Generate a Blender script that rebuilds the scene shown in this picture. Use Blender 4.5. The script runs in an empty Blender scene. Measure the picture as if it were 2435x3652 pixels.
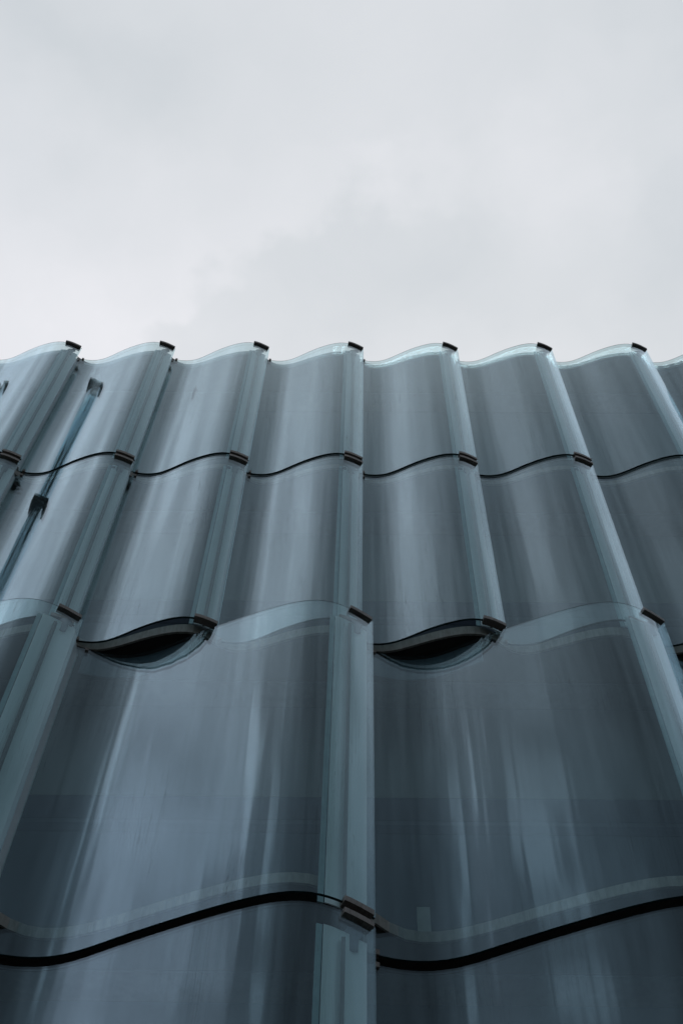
import bpy, math, random
from mathutils import Matrix, Vector
random.seed(4)
R = math.radians
C = bpy.context.scene.collection

# ------------------------------------------------------------------ camera
PITCH, ROLL, YAW = 1.1212, 0.0361, -0.0339
def yawed(v):
    c, s = math.cos(YAW), math.sin(YAW)
    return Vector((v[0]*c + v[1]*s, -v[0]*s + v[1]*c, v[2]))
r0 = yawed((1, 0, 0)); u0 = yawed((0, -math.sin(PITCH), math.cos(PITCH))); f0 = yawed((0, math.cos(PITCH), math.sin(PITCH)))
rr = r0*math.cos(ROLL) + u0*math.sin(ROLL); uu = u0*math.cos(ROLL) - r0*math.sin(ROLL)
cam = bpy.data.cameras.new('camera'); co = bpy.data.objects.new('camera', cam); C.objects.link(co)
M = Matrix(((rr.x, uu.x, -f0.x, 0), (rr.y, uu.y, -f0.y, 0), (rr.z, uu.z, -f0.z, 0), (0, 0, 0, 1)))
co.matrix_world = M
cam.sensor_fit = 'VERTICAL'; cam.sensor_height = 36; cam.sensor_width = 24; cam.lens = 50.0
cam.clip_start = 0.05; cam.clip_end = 3000
bpy.context.scene.camera = co

# ------------------------------------------------------------------ node helper
class NT:
    def __init__(s, t): s.t = t
    def n(s, typ, **kw):
        nd = s.t.nodes.new(typ)
        for k, v in kw.items(): setattr(nd, k, v)
        return nd
    def put(s, sock, v):
        if isinstance(v, bpy.types.NodeSocket): s.t.links.new(v, sock)
        elif v is not None: sock.default_value = v
    def m(s, op, a, b=None, c=None, clamp=False):
        nd = s.n('ShaderNodeMath', operation=op, use_clamp=clamp)
        for i, v in enumerate((a, b, c)):
            if v is not None: s.put(nd.inputs[i], v)
        return nd.outputs[0]
    def vm(s, op, a, b=None):
        nd = s.n('ShaderNodeVectorMath', operation=op)
        s.put(nd.inputs[0], a)
        if b is not None: s.put(nd.inputs[1], b)
        return nd.outputs['Value'] if op in ('DOT_PRODUCT', 'LENGTH') else nd.outputs[0]
    def mix(s, f, a, b):
        nd = s.n('ShaderNodeMix', data_type='RGBA'); s.put(nd.inputs[0], f); s.put(nd.inputs[6], a); s.put(nd.inputs[7], b)
        return nd.outputs[2]
    def noise(s, vec, scale, detail=3, rough=.5, dist=0):
        nd = s.n('ShaderNodeTexNoise'); s.put(nd.inputs['Vector'], vec); nd.inputs['Scale'].default_value = scale
        nd.inputs['Detail'].default_value = detail; nd.inputs['Roughness'].default_value = rough; nd.inputs['Distortion'].default_value = dist
        return nd.outputs['Fac']
    def ss(s, v, a, b, lo=0., hi=1.):
        nd = s.n('ShaderNodeMapRange', interpolation_type='SMOOTHSTEP'); s.put(nd.inputs[0], v)
        nd.inputs[1].default_value = a; nd.inputs[2].default_value = b; nd.inputs[3].default_value = lo; nd.inputs[4].default_value = hi
        return nd.outputs[0]

# ------------------------------------------------------------------ world: overcast sky over a Nishita base
SUN_EL, SUN_AZ = R(62), R(12)      # behind the building, veiled; azimuth clockwise from +Y
w = bpy.data.worlds.new('World'); bpy.context.scene.world = w; w.use_nodes = True
w.node_tree.nodes.clear(); g = NT(w.node_tree)
sky = g.n('ShaderNodeTexSky', sky_type='NISHITA', sun_disc=False, sun_elevation=SUN_EL, sun_rotation=SUN_AZ)
tc = g.n('ShaderNodeTexCoord').outputs['Generated']
D = g.vm('NORMALIZE', tc)
sep = g.n('ShaderNodeSeparateXYZ'); g.put(sep.inputs[0], D)
dx, dy, dz = sep.outputs
# project the direction on a flat cloud deck
zz = g.m('MAXIMUM', dz, .12)
px, py = g.m('DIVIDE', dx, zz), g.m('DIVIDE', dy, zz)
cmb = g.n('ShaderNodeCombineXYZ'); g.put(cmb.inputs[0], px); g.put(cmb.inputs[1], py)
P = cmb.outputs[0]
n1 = g.noise(P, 3.6, 4, .5, .3)
mp = g.n('ShaderNodeMapping'); g.put(mp.inputs[0], P); mp.inputs['Location'].default_value = (3.1, 1.7, 0); mp.inputs['Rotation'].default_value = (0, 0, R(35)); mp.inputs['Scale'].default_value = (1., 2.6, 1)
n2 = g.noise(mp.outputs[0], 1.5, 2, .5, .2)
# cloud masses: soft bright and grey patches, warped by noise, and the edge of a grey bank
wn = g.n('ShaderNodeTexNoise'); g.put(wn.inputs['Vector'], P); wn.inputs['Scale'].default_value = 14; wn.inputs['Detail'].default_value = 4
wv = g.vm('SUBTRACT', wn.outputs['Color'], (.5, .5, .5))
wsc = g.n('ShaderNodeVectorMath', operation='SCALE'); g.put(wsc.inputs[0], wv); wsc.inputs[3].default_value = .13
PW = g.vm('ADD', P, wsc.outputs[0])
def gauss(cx, cy, sx, sy, rot=0):
    mp_ = g.n('ShaderNodeMapping', vector_type='TEXTURE'); g.put(mp_.inputs[0], PW)
    mp_.inputs['Location'].default_value = (cx, cy, 0); mp_.inputs['Scale'].default_value = (sx, sy, 1e6); mp_.inputs['Rotation'].default_value = (0, 0, R(rot))
    d_ = g.vm('LENGTH', mp_.outputs[0])
    return g.m('EXPONENT', g.m('MULTIPLY', g.m('MULTIPLY', d_, d_), -1.))
sw_ = g.n('ShaderNodeSeparateXYZ'); g.put(sw_.inputs[0], PW); wx, wy = sw_.outputs[0], sw_.outputs[1]
sdist = g.m('ADD', g.m('MULTIPLY', g.m('ADD', wx, .074), -.54), g.m('MULTIPLY', g.m('SUBTRACT', wy, .289), -.84))
edge = g.ss(sdist, -.008, .014)
fall = g.m('EXPONENT', g.m('MULTIPLY', g.m('MAXIMUM', sdist, 0.), -11.))
fallx = g.ss(wx, .14, -.10)
B = g.m('MULTIPLY', g.m('MULTIPLY', edge, fall), g.m('MULTIPLY', fallx, .065))
for amp, args in ((.085, (-.27, .36, .15, .12, 20)), (.045, (.04, .222, .05, .018, 8)), (.050, (.13, .225, .05, .05, 0)), (-.055, (-.20, .13, .10, .05, 30)),
                  (-.030, (.05, .285, .07, .05, 0)), (-.035, (.23, .27, .06, .05, 0)), (-.055, (.24, .09, .07, .05, 0)), (.03, (.10, .36, .10, .03, 0))):
    B = g.m('ADD', B, g.m('MULTIPLY', gauss(*args), amp))
B = g.m('ADD', B, g.m('ADD', g.m('MULTIPLY', g.m('SUBTRACT', n1, .5), .05), g.m('MULTIPLY', g.m('SUBTRACT', g.noise(PW, 11, 4, .55), .5), .05)))
B = g.m('ADD', B, g.m('MULTIPLY', g.m('SUBTRACT', n2, .5), .07))
t_ = g.m('ADD', .5, g.m('MULTIPLY', B, 3.9))
cl = g.n('ShaderNodeValToRGB'); g.put(cl.inputs[0], t_)
e = cl.color_ramp.elements; e[0].position = 0.; e[0].color = (.530, .580, .615, 1); e[1].position = 1.0; e[1].color = (.835, .840, .875, 1)
q = cl.color_ramp.elements.new(.5); q.color = (.680, .710, .740, 1)
# lower down: a heavy dark cloud mass behind the photographer and to his right, open blue-grey sky to the left
hl = g.m('MAXIMUM', g.m('SQRT', g.m('ADD', g.m('MULTIPLY', dx, dx), g.m('MULTIPLY', dy, dy))), .001)
cosb = g.m('DIVIDE', g.m('ADD', g.m('MULTIPLY', dx, .31), g.m('MULTIPLY', dy, -.951)), hl)
n3 = g.noise(P, 3.0, 3, .5, .1)
cosn = g.m('ADD', cosb, g.m('MULTIPLY', g.m('SUBTRACT', n3, .5), .22))
low = g.ss(dz, .90, .74)           # 0 high up, 1 towards 45 degrees
darkhi = g.ss(cosn, .38, .98)
darklo = g.ss(cosn, .15, .62)
ohi = g.mix(darkhi, (.66, .725, .82, 1), (.235, .275, .315, 1))
mid = g.mix(g.ss(cosn, .62, .97), (.25, .33, .41, 1), (.105, .135, .165, 1))
olo = g.mix(darklo, (.72, .86, 1.08, 1), mid)
lowc = g.mix(low, ohi, olo)
el = g.ss(dz, .975, .90)
col = g.mix(g.m('MULTIPLY', el, g.ss(dy, .30, -.05)), cl.outputs[0], lowc)
hxy = g.n('ShaderNodeCombineXYZ'); g.put(hxy.inputs[0], g.m('DIVIDE', dx, hl)); g.put(hxy.inputs[1], g.m('DIVIDE', dy, hl)); g.put(hxy.inputs[2], g.m('MULTIPLY', dz, .45))
n4 = g.noise(hxy.outputs[0], 5.5, 2, .5, 0)
# clefts of brighter sky between the cloud rolls, left of the photographer
def cleft(ang, width, amp):
    c_ = g.m('ADD', g.m('MULTIPLY', g.m('DIVIDE', dx, hl), math.sin(R(ang))), g.m('MULTIPLY', g.m('DIVIDE', dy, hl), -math.cos(R(ang))))
    c_ = g.m('ADD', c_, g.m('MULTIPLY', g.m('SUBTRACT', n3, .5), .012))
    return g.m('MULTIPLY', g.ss(c_, math.cos(R(width)), 1.), amp)
brk = g.ss(g.noise(P, 5.0, 2, .5), .36, .62)
cle = g.m('ADD', g.m('ADD', g.m('ADD', g.m('MULTIPLY', g.m('ADD', cleft(-33, 4, 1.2), cleft(-45, 3.5, 1.7)), low), cleft(-49, 6, .40)), cleft(-70, 9, .30)), g.m('ADD', cleft(-22, 5, .0), cleft(48, 9, .35)))
mod = g.m('ADD', g.m('ADD', .46, g.m('MULTIPLY', g.noise(P, 7.5, 3, .5), .95)), g.m('MULTIPLY', n4, .12))
mod = g.m('ADD', mod, g.m('MULTIPLY', g.m('MULTIPLY', cle, brk), g.ss(dz, .97, .80, .45, 1.)))
colm = g.n('ShaderNodeVectorMath', operation='SCALE'); g.put(colm.inputs[0], col)
g.put(colm.inputs[3], g.m('ADD', g.m('MULTIPLY', g.m('SUBTRACT', mod, 1.), g.m('MULTIPLY', el, g.ss(dy, .30, -.05))), 1.))
b1 = g.n('ShaderNodeBackground'); g.put(b1.inputs[0], sky.outputs[0]); b1.inputs[1].default_value = .006
b2 = g.n('ShaderNodeBackground'); g.put(b2.inputs[0], colm.outputs[0]); b2.inputs[1].default_value = .97
ad = g.n('ShaderNodeAddShader'); g.put(ad.inputs[0], b1.outputs[0]); g.put(ad.inputs[1], b2.outputs[0])
g.put(g.n('ShaderNodeOutputWorld').inputs[0], ad.outputs[0])

sl = bpy.data.lights.new('sun', 'SUN'); sl.energy = .5; sl.angle = R(20); sl.color = (1, .96, .92)
so = bpy.data.objects.new('sun', sl); C.objects.link(so)
sd = Vector((math.sin(SUN_AZ)*math.cos(SUN_EL), math.cos(SUN_AZ)*math.cos(SUN_EL), math.sin(SUN_EL)))
so.rotation_euler = sd.to_track_quat('Z', 'Y').to_euler()
vs = bpy.context.scene.view_settings
vs.view_transform = 'Standard'; vs.look = 'None'; vs.gamma = 1; vs.exposure = 0
bpy.context.scene.cycles.transparent_max_bounces = 32
bpy.context.scene.cycles.caustics_reflective = False
bpy.context.scene.cycles.max_bounces = 14
bpy.context.scene.cycles.glossy_bounces = 8

# ------------------------------------------------------------------ materials
def newmat(name):
    m = bpy.data.materials.new(name); m.use_nodes = True; m.node_tree.nodes.clear()
    return m, NT(m.node_tree)
def out(g, s): g.put(g.n('ShaderNodeOutputMaterial').inputs[0], s)

def solid(name, c, rough=.6, metal=0, var=.25, scale=(6, 6, 6), bump=.0, spec=.5):
    m, g = newmat(name)
    P = g.n('ShaderNodeNewGeometry').outputs['Position']
    mp = g.n('ShaderNodeMapping'); g.put(mp.inputs[0], P); mp.inputs['Scale'].default_value = scale
    n = g.noise(mp.outputs[0], 1., 5, .6)
    dk = tuple(x*(1-var) for x in c) + (1,); lt = tuple(min(1, x*(1+var)) for x in c) + (1,)
    p = g.n('ShaderNodeBsdfPrincipled'); g.put(p.inputs['Base Color'], g.mix(g.ss(n, .3, .7), dk, lt))
    p.inputs['Roughness'].default_value = rough; p.inputs['Metallic'].default_value = metal
    p.inputs['Specular IOR Level'].default_value = spec
    if bump:
        b = g.n('ShaderNodeBump'); b.inputs['Strength'].default_value = bump; b.inputs['Distance'].default_value = .01
        g.put(b.inputs['Height'], n); g.put(p.inputs['Normal'], b.outputs[0])
    out(g, p.outputs[0]); return m

def make_glass():
    m, g = newmat('bent_glass')
    geo = g.n('ShaderNodeNewGeometry'); P = geo.outputs['Position']
    def st(sx, sz, loc=0):
        mp = g.n('ShaderNodeMapping'); g.put(mp.inputs[0], P); mp.inputs['Scale'].default_value = (sx, sx*.4, sz); mp.inputs['Location'].default_value = (loc, 0, loc)
        return mp.outputs[0]
    wav = g.noise(st(3.2, .16), 1., 2, .45)
    wav2 = g.noise(st(11., .35, 5), 1., 2, .5)
    rr_ = g.noise(st(30., .45, 9), 1., 4, .6, .3)
    hgt = g.m('ADD', g.m('ADD', wav, g.m('MULTIPLY', wav2, .025)), g.m('MULTIPLY', rr_, .006))
    b = g.n('ShaderNodeBump'); b.inputs['Strength'].default_value = 1.; b.inputs['Distance'].default_value = .009
    g.put(b.inputs['Height'], hgt)
    ci = g.m('ABSOLUTE', g.vm('DOT_PRODUCT', geo.outputs['Incoming'], b.outputs[0]))
    f = g.m('ADD', .042, g.m('MULTIPLY', .958, g.m('POWER', g.m('SUBTRACT', 1., ci, clamp=True), 5.)))
    f = g.m('DIVIDE', g.m('MULTIPLY', f, 2.), g.m('ADD', f, 1.))      # each leaf of the double glazing has two faces
    gl = g.n('ShaderNodeBsdfGlossy'); gl.inputs['Roughness'].default_value = .035; gl.inputs['Color'].default_value = (.83, .945, 1, 1)
    g.put(gl.inputs['Normal'], b.outputs[0])
    tr = g.n('ShaderNodeBsdfTransparent'); tr.inputs['Color'].default_value = (.865, .935, .93, 1)
    mx = g.n('ShaderNodeMixShader'); g.put(mx.inputs[0], f); g.put(mx.inputs[1], tr.outputs[0]); g.put(mx.inputs[2], gl.outputs[0])
    # a thin film of dust and dried rain runs on the outside
    runs = g.noise(st(26., .55, 9), 1., 4, .65, .25)
    big = g.noise(st(1.3, .5, 2), 1., 2, .5)
    film = g.m('ADD', .012, g.m('MULTIPLY', g.m('MULTIPLY', g.ss(runs, .46, .72), g.ss(big, .35, .7)), .026))
    df = g.n('ShaderNodeBsdfDiffuse'); df.inputs['Color'].default_value = (.34, .37, .37, 1)
    m2 = g.n('ShaderNodeMixShader'); g.put(m2.inputs[0], film); g.put(m2.inputs[1], mx.outputs[0]); g.put(m2.inputs[2], df.outputs[0])
    ln = g.noise(st(17., .28, 13), 1., 3, .6, 1.2)
    line = g.m('MULTIPLY', g.ss(g.m('ABSOLUTE', g.m('SUBTRACT', ln, .5)), .010, .002), g.ss(g.noise(st(1.7, .35, 21), 1., 2, .5), .50, .64))
    d2 = g.n('ShaderNodeBsdfDiffuse'); d2.inputs['Color'].default_value = (.07, .075, .07, 1)
    m3 = g.n('ShaderNodeMixShader'); g.put(m3.inputs[0], g.m('MULTIPLY', line, .17)); g.put(m3.inputs[1], m2.outputs[0]); g.put(m3.inputs[2], d2.outputs[0])
    out(g, m3.outputs[0]); return m

GLASS = make_glass()
EDGE = solid('glass_edge', (.012, .032, .030), .25, 0, .4, (3, 3, 3))
BRONZE = solid('bronze_metal', (.20, .165, .14), .5, .2, .3, (60, 60, 8), .2)
RUBBER = solid('black_rubber', (.012, .012, .012), .6)
RAIL = solid('grey_rail', (.27, .25, .215), .6, 0, .2, (20, 20, 4))
SOFFIT = solid('soffit', (.050, .042, .036), .8, 0, .2, (.8, .8, .8))
WALLM = solid('inner_wall', (.055, .065, .082), .8, 0, .12, (.6, .6, .25))
BANDM = solid('band', (.028, .036, .056), .7, 0, .1)
STRIP = solid('pale_strip', (.86, .94, .94), .35, 0, .07, (2, 2, .5))
SEAL = solid('seal', (.30, .44, .46), .5, 0, .1)
MULL = solid('mullion', (.20, .195, .19), .5, 0, .1)
BRACK = solid('bracket_metal', (.16, .18, .21), .45, .2, .2)
LIGHTW = solid('light_wall', (.15, .165, .16), .8, 0, .12, (.6, .6, .25))
FILLER = solid('reflection_grey', (.125, .165, .195), .7, 0, .08)  # grey stands in for sky reflected in the lower panes
CEIL = solid('ceiling_strip', (.16, .17, .165), .7, 0, .15)
PALE = solid('pale_box', (.36, .38, .36), .6, 0, .1)
STONE = solid('stone', (.28, .20, .15), .85, 0, .3, (2, 2, 2), .3)
ASPH = solid('paving', (.055, .054, .052), .85, 0, .25, (.7, .7, .7), .3)
ROOFM = solid('roof', (.10, .10, .10), .8)

# ------------------------------------------------------------------ mesh helpers
def link(name, verts, faces, mats, parent=None, fm=None, smooth=None, loc=(0, 0, 0)):
    me = bpy.data.meshes.new(name); me.from_pydata(verts, [], faces)
    for m in (mats if isinstance(mats, (list, tuple)) else [mats]): me.materials.append(m)
    if fm: me.polygons.foreach_set('material_index', fm)
    if smooth is not None: me.polygons.foreach_set('use_smooth', smooth)
    me.update()
    o = bpy.data.objects.new(name, me); C.objects.link(o); o.location = loc
    if parent: o.parent = parent
    return o
def box(V, Fc, x0, x1, y0, y1, z0, z1):
    n = len(V)
    V += [(x0, y0, z0), (x1, y0, z0), (x1, y1, z0), (x0, y1, z0), (x0, y0, z1), (x1, y0, z1), (x1, y1, z1), (x0, y1, z1)]
    Fc += [(n, n+3, n+2, n+1), (n+4, n+5, n+6, n+7), (n, n+1, n+5, n+4), (n+1, n+2, n+6, n+5), (n+2, n+3, n+7, n+6), (n+3, n, n+4, n+7)]

# profile of a bent pane in plan: (fraction of width, y)
UP = [(-.045, 9.238), (0, 9.262), (.045, 9.279), (.09, 9.290), (.14, 9.295), (.19, 9.286), (.235, 9.263), (.28, 9.230), (.34, 9.165), (.40, 9.105), (.46, 9.056), (.52, 9.012), (.585, 8.970),
      (.65, 8.932), (.70, 8.908), (.75, 8.889), (.79, 8.881), (.83, 8.882), (.87, 8.898), (.91, 8.930), (.95, 8.974), (.98, 9.012), (1.004, 9.040)]
LO = [(-.028, 9.295), (0, 9.340), (.03, 9.372), (.06, 9.396), (.10, 9.415), (.135, 9.420), (.175, 9.406), (.215, 9.373), (.25, 9.328), (.285, 9.262), (.335, 9.178), (.40, 9.076), (.46, 8.985), (.54, 8.868),
      (.62, 8.756), (.67, 8.694), (.71, 8.648), (.75, 8.608), (.785, 8.586), (.82, 8.578), (.855, 8.593), (.89, 8.634), (.92, 8.688), (.95, 8.756), (.98, 8.838), (1.0, 8.900)]
WU, WL = 1.8, 3.6
def spline(pts, W, N, it=12):
    xs = [p[0]*W for p in pts]; ys = [p[1] for p in pts]; n = len(xs)
    # smoothing cubic-ish: natural cubic spline
    h = [xs[i+1]-xs[i] for i in range(n-1)]
    a = [0]*n; b = [1]*n; c = [0]*n; d = [0]*n
    for i in range(1, n-1):
        a[i] = h[i-1]; b[i] = 2*(h[i-1]+h[i]); c[i] = h[i]; d[i] = 6*((ys[i+1]-ys[i])/h[i]-(ys[i]-ys[i-1])/h[i-1])
    for i in range(1, n):
        k = a[i]/b[i-1]; b[i] -= k*c[i-1]; d[i] -= k*d[i-1]
    m = [0]*n; m[-1] = d[-1]/b[-1]
    for i in range(n-2, -1, -1): m[i] = (d[i]-c[i]*m[i+1])/b[i]
    def ev(x):
        i = 0
        while i < n-2 and x > xs[i+1]: i += 1
        t0, t1 = xs[i+1]-x, x-xs[i]
        return m[i]*t0**3/(6*h[i]) + m[i+1]*t1**3/(6*h[i]) + (ys[i]/h[i]-m[i]*h[i]/6)*t0 + (ys[i+1]/h[i]-m[i+1]*h[i]/6)*t1
    X0, X1 = xs[0], xs[-1]; raw = [ev(X0+(X1-X0)*j/(N-1)) for j in range(N)]
    for _ in range(it):      # relax measuring noise
        raw = [raw[0]] + [(raw[i-1]+2*raw[i]+raw[i+1])/4 for i in range(1, N-1)] + [raw[-1]]
    return [(X0+(X1-X0)*j/(N-1), raw[j]) for j in range(N)]
PU, PL = spline(UP, WU, 92, 118), spline(LO, WL, 142, 100)
def at(P, x):
    X0, X1 = P[0][0], P[-1][0]; t = max(0, min(.99999, (x-X0)/(X1-X0)))*(len(P)-1); i = int(t); f = t-i
    return P[i][1]*(1-f)+P[i+1][1]*f
def normal(P, x):
    s = (at(P, x+.02)-at(P, x-.02))/((min(P[-1][0], x+.02)-max(P[0][0], x-.02)))
    l = math.hypot(1, s); return (s/l, -1/l)         # points outwards (towards -y)
def off(P, x, d):                                     # d > 0: outwards
    n = normal(P, x); return (x+n[0]*d, at(P, x)+n[1]*d)

def sheet(name, P, xa, xb, N, z0, z1, d0, d1, mats, parent, edge=0):
    """solid curved strip between offsets d0 (outer) and d1 (inner)"""
    V, Fc, fm, sm = [], [], [], []
    A = [off(P, xa+(xb-xa)*j/(N-1), d0) for j in range(N)]
    B = [off(P, xa+(xb-xa)*j/(N-1), d1) for j in range(N)]
    def quads(rows, mi, s):
        n = len(V)
        for a, b in rows: V.append(a); V.append(b)
        for j in range(len(rows)-1): Fc.append((n+2*j, n+2*j+2, n+2*j+3, n+2*j+1)); fm.append(mi); sm.append(s)
    quads([((x, y, z0), (x, y, z1)) for x, y in A], 0, True)
    quads([((x, y, z1), (x, y, z0)) for x, y in B], 0, True)
    quads([((B[j][0], B[j][1], z0), (A[j][0], A[j][1], z0)) for j in range(N)], edge, False)
    t_ = .25 if edge else 1.
    M_ = [(A[j][0]+(B[j][0]-A[j][0])*t_, A[j][1]+(B[j][1]-A[j][1])*t_) for j in range(N)]
    quads([((A[j][0], A[j][1], z1), (M_[j][0], M_[j][1], z1)) for j in range(N)], edge, False)
    if edge: quads([((M_[j][0], M_[j][1], z1), (B[j][0], B[j][1], z1)) for j in range(N)], 0, False)
    for j, o_ in ((0, 1), (N-1, -1)):
        q = [(A[j][0], A[j][1], z0), (A[j][0], A[j][1], z1), (B[j][0], B[j][1], z1), (B[j][0], B[j][1], z0)]
        n = len(V); V.extend(q if o_ > 0 else q[::-1]); Fc.append((n, n+1, n+2, n+3)); fm.append(0); sm.append(False)
    return link(name, V, Fc, mats, parent, fm, sm)

def dup(root, dxx, parent):
    c = root.copy(); C.objects.link(c); c.location = (root.location.x+dxx, 0, 0); c.parent = parent
    for ch in list(root.children):
        k = ch.copy(); C.objects.link(k); k.parent = c
    return c

# ------------------------------------------------------------------ ground
G = -1.6
gr = link('ground', [(-900, -900, G), (900, -900, G), (900, 900, G), (-900, 900, G)], [(0, 1, 2, 3)], ASPH); gr['kind'] = 'structure'

# ------------------------------------------------------------------ the building
S = 1.2
h0, h1, h2, h3, h4 = [v*S for v in (21.5852, 17.1923, 12.8798, 12.7706, 8.3654)]
h5 = h4-(h3-h4)
XU = 1.4908*S; XL = .1079*S
YB = 10.26
bld = bpy.data.objects.new('museum_building', None); C.objects.link(bld); bld.location = (0, 0, 0)
bld['label'] = 'museum building clad in overlapping wavy S-curved glass panels held by bronze clamps'
bld['category'] = 'building'

def panel(P, W, ztop, zbot, x0, cap_a, cap_b, strip_w, mull, first_row):
    N = len(P); X1 = P[-1][0]
    pane = sheet('glass_panel', P, P[0][0], X1, N, zbot, ztop, .014, -.014, [GLASS, EDGE], bld, 1)
    pane.location = (x0, 0, 0)
    ch = lambda nm, xa, xb, za, zb, da, db, m, n=14: sheet(nm, P, xa, xb, n, za, zb, da, db, m, pane)
    a, b = X1-cap_a, X1-cap_b
    ch('clamp', a, b, ztop-.042, ztop+.02, .050, -.050, BRONZE)
    ch('clamp', a, b, zbot-.020, zbot+.045, .050, -.050, BRONZE)
    ch('clip', .0, .04, ztop-.045, ztop+.015, .035, -.03, BRONZE, 3)
    ch('clip', .0, .04, zbot-.015, zbot+.05, .035, -.03, BRONZE, 3)
    # pale closing strip behind the overlapping flange, with its return to the neighbour
    s0, s1 = X1-strip_w, X1-.02
    zs0, zs1 = zbot+.02, ztop-.13
    ch('closing_strip', s0, s1, zs0, zs1, -.085, -.10, STRIP, 24)
    V, Fc = [], []
    xm, ym = off(P, X1-mull, -.05)
    box(V, Fc, xm-.018, xm+.018, ym-.018, ym+.03, zbot+.02, ztop-.26)
    link('mullion', V, Fc, MULL, pane)
    sheet('seal', P, s0-.07, s0-.01, 8, zs0, zs1, -.095, -.11, SEAL, pane)
    # return of the strip towards the neighbouring pane
    V, Fc = [], []
    xq, yq = off(P, s1, -.085); yn = at(P, P[0][0])
    box(V, Fc, xq-.03, xq-.005, yq+.02, yn+.03, zs0, zs1); link('return_strip', V, Fc, STRIP, pane)
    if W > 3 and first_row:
        ch('reflection_filler', .0, .37*W, ztop-.46, ztop-.006, -.034, -.046, FILLER, 40)  # added plate: its grey covers the dark soffit reflection, imitating reflected sky
    # bracket: hanger plate, tie arm and a bolt boss behind the top clamp
    V, Fc = [], []
    xb_, yb_ = off(P, X1-cap_a*.5, -.075)
    pts = [(-.055, .0), (.055, .0), (.085, -.10), (.045, -.14), (.040, -.30), (-.045, -.30), (-.06, -.17), (-.13, -.22), (-.15, -.17), (-.09, -.08)]
    n = len(pts)
    for yy in (yb_-.012, yb_+.012):
        for px_, pz in pts: V.append((xb_+px_, yy, ztop-.03+pz))
    Fc.append(tuple(range(n))); Fc.append(tuple(range(2*n-1, n-1, -1)))
    for i in range(n): Fc.append((i, i+n, (i+1) % n+n, (i+1) % n))
    for k in range(1):
        m0 = len(V); K = 12
        for yy in (yb_-.04, yb_+.03):
            for i in range(K):
                t = 2*math.pi*i/K; V.append((xb_-.11+.035*math.cos(t), yy, ztop-.22+.035*math.sin(t)))
        Fc.append(tuple(m0+i for i in range(K))); Fc.append(tuple(m0+K+i for i in range(K-1, -1, -1)))
        for i in range(K): Fc.append((m0+i, m0+K+i, m0+K+(i+1) % K, m0+(i+1) % K))
    link('bracket', V, Fc, BRACK, pane)
    return pane

# name, profile, width, top, bottom, index range
rows = [(PU, WU, h0-.02, h1-.05, XU, range(-7, 8), .29, .02, .285, .155, True),
        (PU, WU, h1-.18, h2-.05, XU, range(-7, 8), .29, .02, .285, .155, False),
        (PL, WL, h3-.02, h4-.05, XL, range(-3, 4), .29, .03, .42, .25, True),
        (PL, WL, h4-.18, h5-.05, XL, range(-3, 4), .29, .03, .42, .25, False)]
for ri, (P, W, zt, zb, X, idx, ca, cb, sw, mu, fr) in enumerate(rows):
    first = None
    for i in idx:
        if first is None: first = panel(P, W, zt, zb, X+(i-1)*W, ca, cb, sw, mu, fr); i0 = i
        else: dup(first, (i-i0)*W, bld)

def wavy_line(P, W, X, idx, d, per=24):
    """front line of a slab following the panes at a set-back d(y) """
    L = []
    for i in idx:
        xo = X+(i-1)*W
        for j in range(per):
            x = W*j/per
            yv = at(P, x)
            L.append((xo+x, yv))
    # smooth the step at the overlaps
    ys = [p[1] for p in L]
    for _ in range(6): ys = [ys[0]]+[(ys[k-1]+2*ys[k]+ys[k+1])/4 for k in range(1, len(ys)-1)]+[ys[-1]]
    ymax = max(ys); ymin = min(ys)
    return [(L[k][0], ys[k]+d(ys[k], ymin, ymax)) for k in range(len(L))]
def slab(name, line, yback, z0, z1, mat, label=None):
    V, Fc = [], []
    n = len(line)
    for z in (z0, z1):
        for x, y in line: V.append((x, y, z))
        for x, y in line: V.append((x, yback, z))
    for j in range(n-1):
        Fc.append((j, j+n, j+n+1, j+1)); Fc.append((2*n+j, 2*n+j+1, 3*n+j+1, 3*n+j))
        Fc.append((j, j+1, 2*n+j+1, 2*n+j)); Fc.append((n+j, 3*n+j, 3*n+j+1, n+j+1))
    Fc.append((0, 2*n, 3*n, n)); Fc.append((n-1, 2*n-1, 4*n-1, 3*n-1))
    o = link(name, V, Fc, mat, bld)
    if label: o['label'] = label
    return o
def ribbon(name, line, t, z0, z1, mat, label=None):
    V, Fc = [], []; n = len(line)
    for z in (z0, z1):
        for x, y in line: V.append((x, y, z))
        for x, y in line: V.append((x, y+t, z))
    for j in range(n-1):
        Fc.append((j, j+n, j+n+1, j+1)); Fc.append((2*n+j, 2*n+j+1, 3*n+j+1, 3*n+j))
        Fc.append((j, j+1, 2*n+j+1, 2*n+j)); Fc.append((n+j, 3*n+j, 3*n+j+1, n+j+1))
    o = link(name, V, Fc, mat, bld)
    if label: o['label'] = label
    return o

dset = lambda y, a, b: .15 - .075*(y-a)/(b-a)
rg = range(-7, 8)
ruU = wavy_line(PU, WU, XU, rg, dset)
rgL = range(-3, 4)
ruL = wavy_line(PL, WL, XL, rgL, lambda y, a, b: .13 - .03*(y-a)/(b-a))
XA, XB = ruL[0][0], ruL[-1][0]
# roof edge: light rail then dark slab
ribbon('edge_rail', ruU, .03, h0-.16, h0-.02, RAIL)
slab('roof_slab', [(x, y+.034) for x, y in ruU], YB+.02, h0-.15, h0-.04, SOFFIT)
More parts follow.
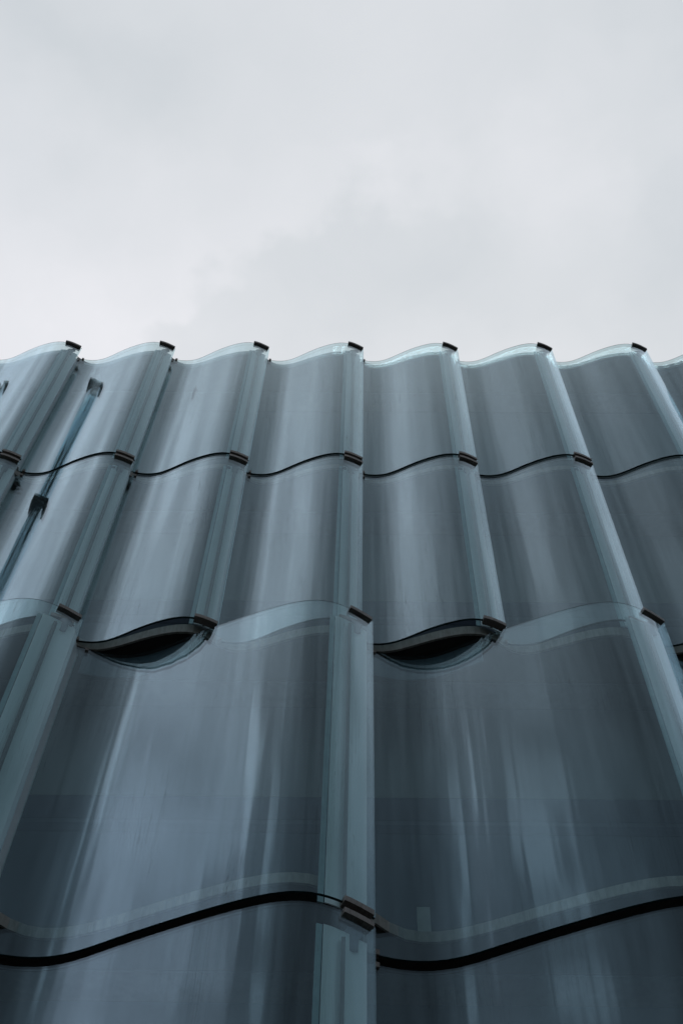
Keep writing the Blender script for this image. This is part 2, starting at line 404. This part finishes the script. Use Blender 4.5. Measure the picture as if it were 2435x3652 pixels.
# floor between the two upper rows
ribbon('edge_rail', ruU, .03, h1-.24, h1-.10, RAIL)
slab('floor_slab', [(x, y+.034) for x, y in ruU], YB+.02, h1-.20, h1-.11, SOFFIT)
# underside of the upper gallery
ribbon('edge_rail', ruU, .03, h2-.12, h2+.06, RAIL)
slab('floor_slab', [(x, y+.034) for x, y in ruU], YB+.02, h2-.01, h2+.08, SOFFIT)
# floor between the two lower rows
ribbon('edge_rail', ruL, .03, h4+.28, h4+.42, RAIL)
slab('floor_slab', [(x, y+.034) for x, y in ruL], YB+.02, h4+.28, h4+.38, SOFFIT)
# inner wall and its transoms
def wall(name, z0, z1, y0, y1, m):
    V, Fc = [], []; box(V, Fc, XA-.5, XB+.5, y0, y1, z0, z1); return link(name, V, Fc, m, bld)
wall('inner_wall', h2+.085, h0-.16, YB, YB+.3, WALLM)
wall('inner_wall', h5-.05, h2-.015, YB, YB+.3, WALLM)
for zc in (18.9*S, 15.2*S, 11.3*S):
    wall('transom', zc-.42, zc, YB-.005, YB-.002, BANDM)
    wall('transom', zc-.66, zc-.5, YB-.005, YB-.002, BANDM)
for z0_, z1_ in ((18.9*S+.004, h0-.17), (15.2*S+.004, h1-.21), (11.3*S+.004, h2-.02)):
    wall('wall_panel', z0_, z1_, YB-.006, YB-.001, LIGHTW)
# body of the building behind, roof and stone base
V, Fc = [], []; box(V, Fc, XA-.5, XB+.5, YB+.32, YB+14, G, h0-.05); link('main_wall', V, Fc, STONE, bld)
V, Fc = [], []; box(V, Fc, XA-.5, XB+.5, 8.95, YB+.31, G, h5-.12); o = link('base_wall', V, Fc, STONE, bld)
V, Fc = [], []; box(V, Fc, XA-.5, XB+.5, YB+.03, YB+13.9, h0-.048, h0-.02); link('roof', V, Fc, ROOFM, bld)
# small pale plate inside the glass, low centre
V, Fc = [], []; box(V, Fc, .555, .685, 9.60, 9.62, 10.60, 10.95)
link('sensor_plate', V, Fc, PALE, bld)
for z in (h0-.15, h1-.20, h2-.01, h4+.28):
    V, Fc = [], []; box(V, Fc, XA, XB, 9.86, YB-.01, z-.012, z-.002); link('ceiling_strip', V, Fc, CEIL, bld)
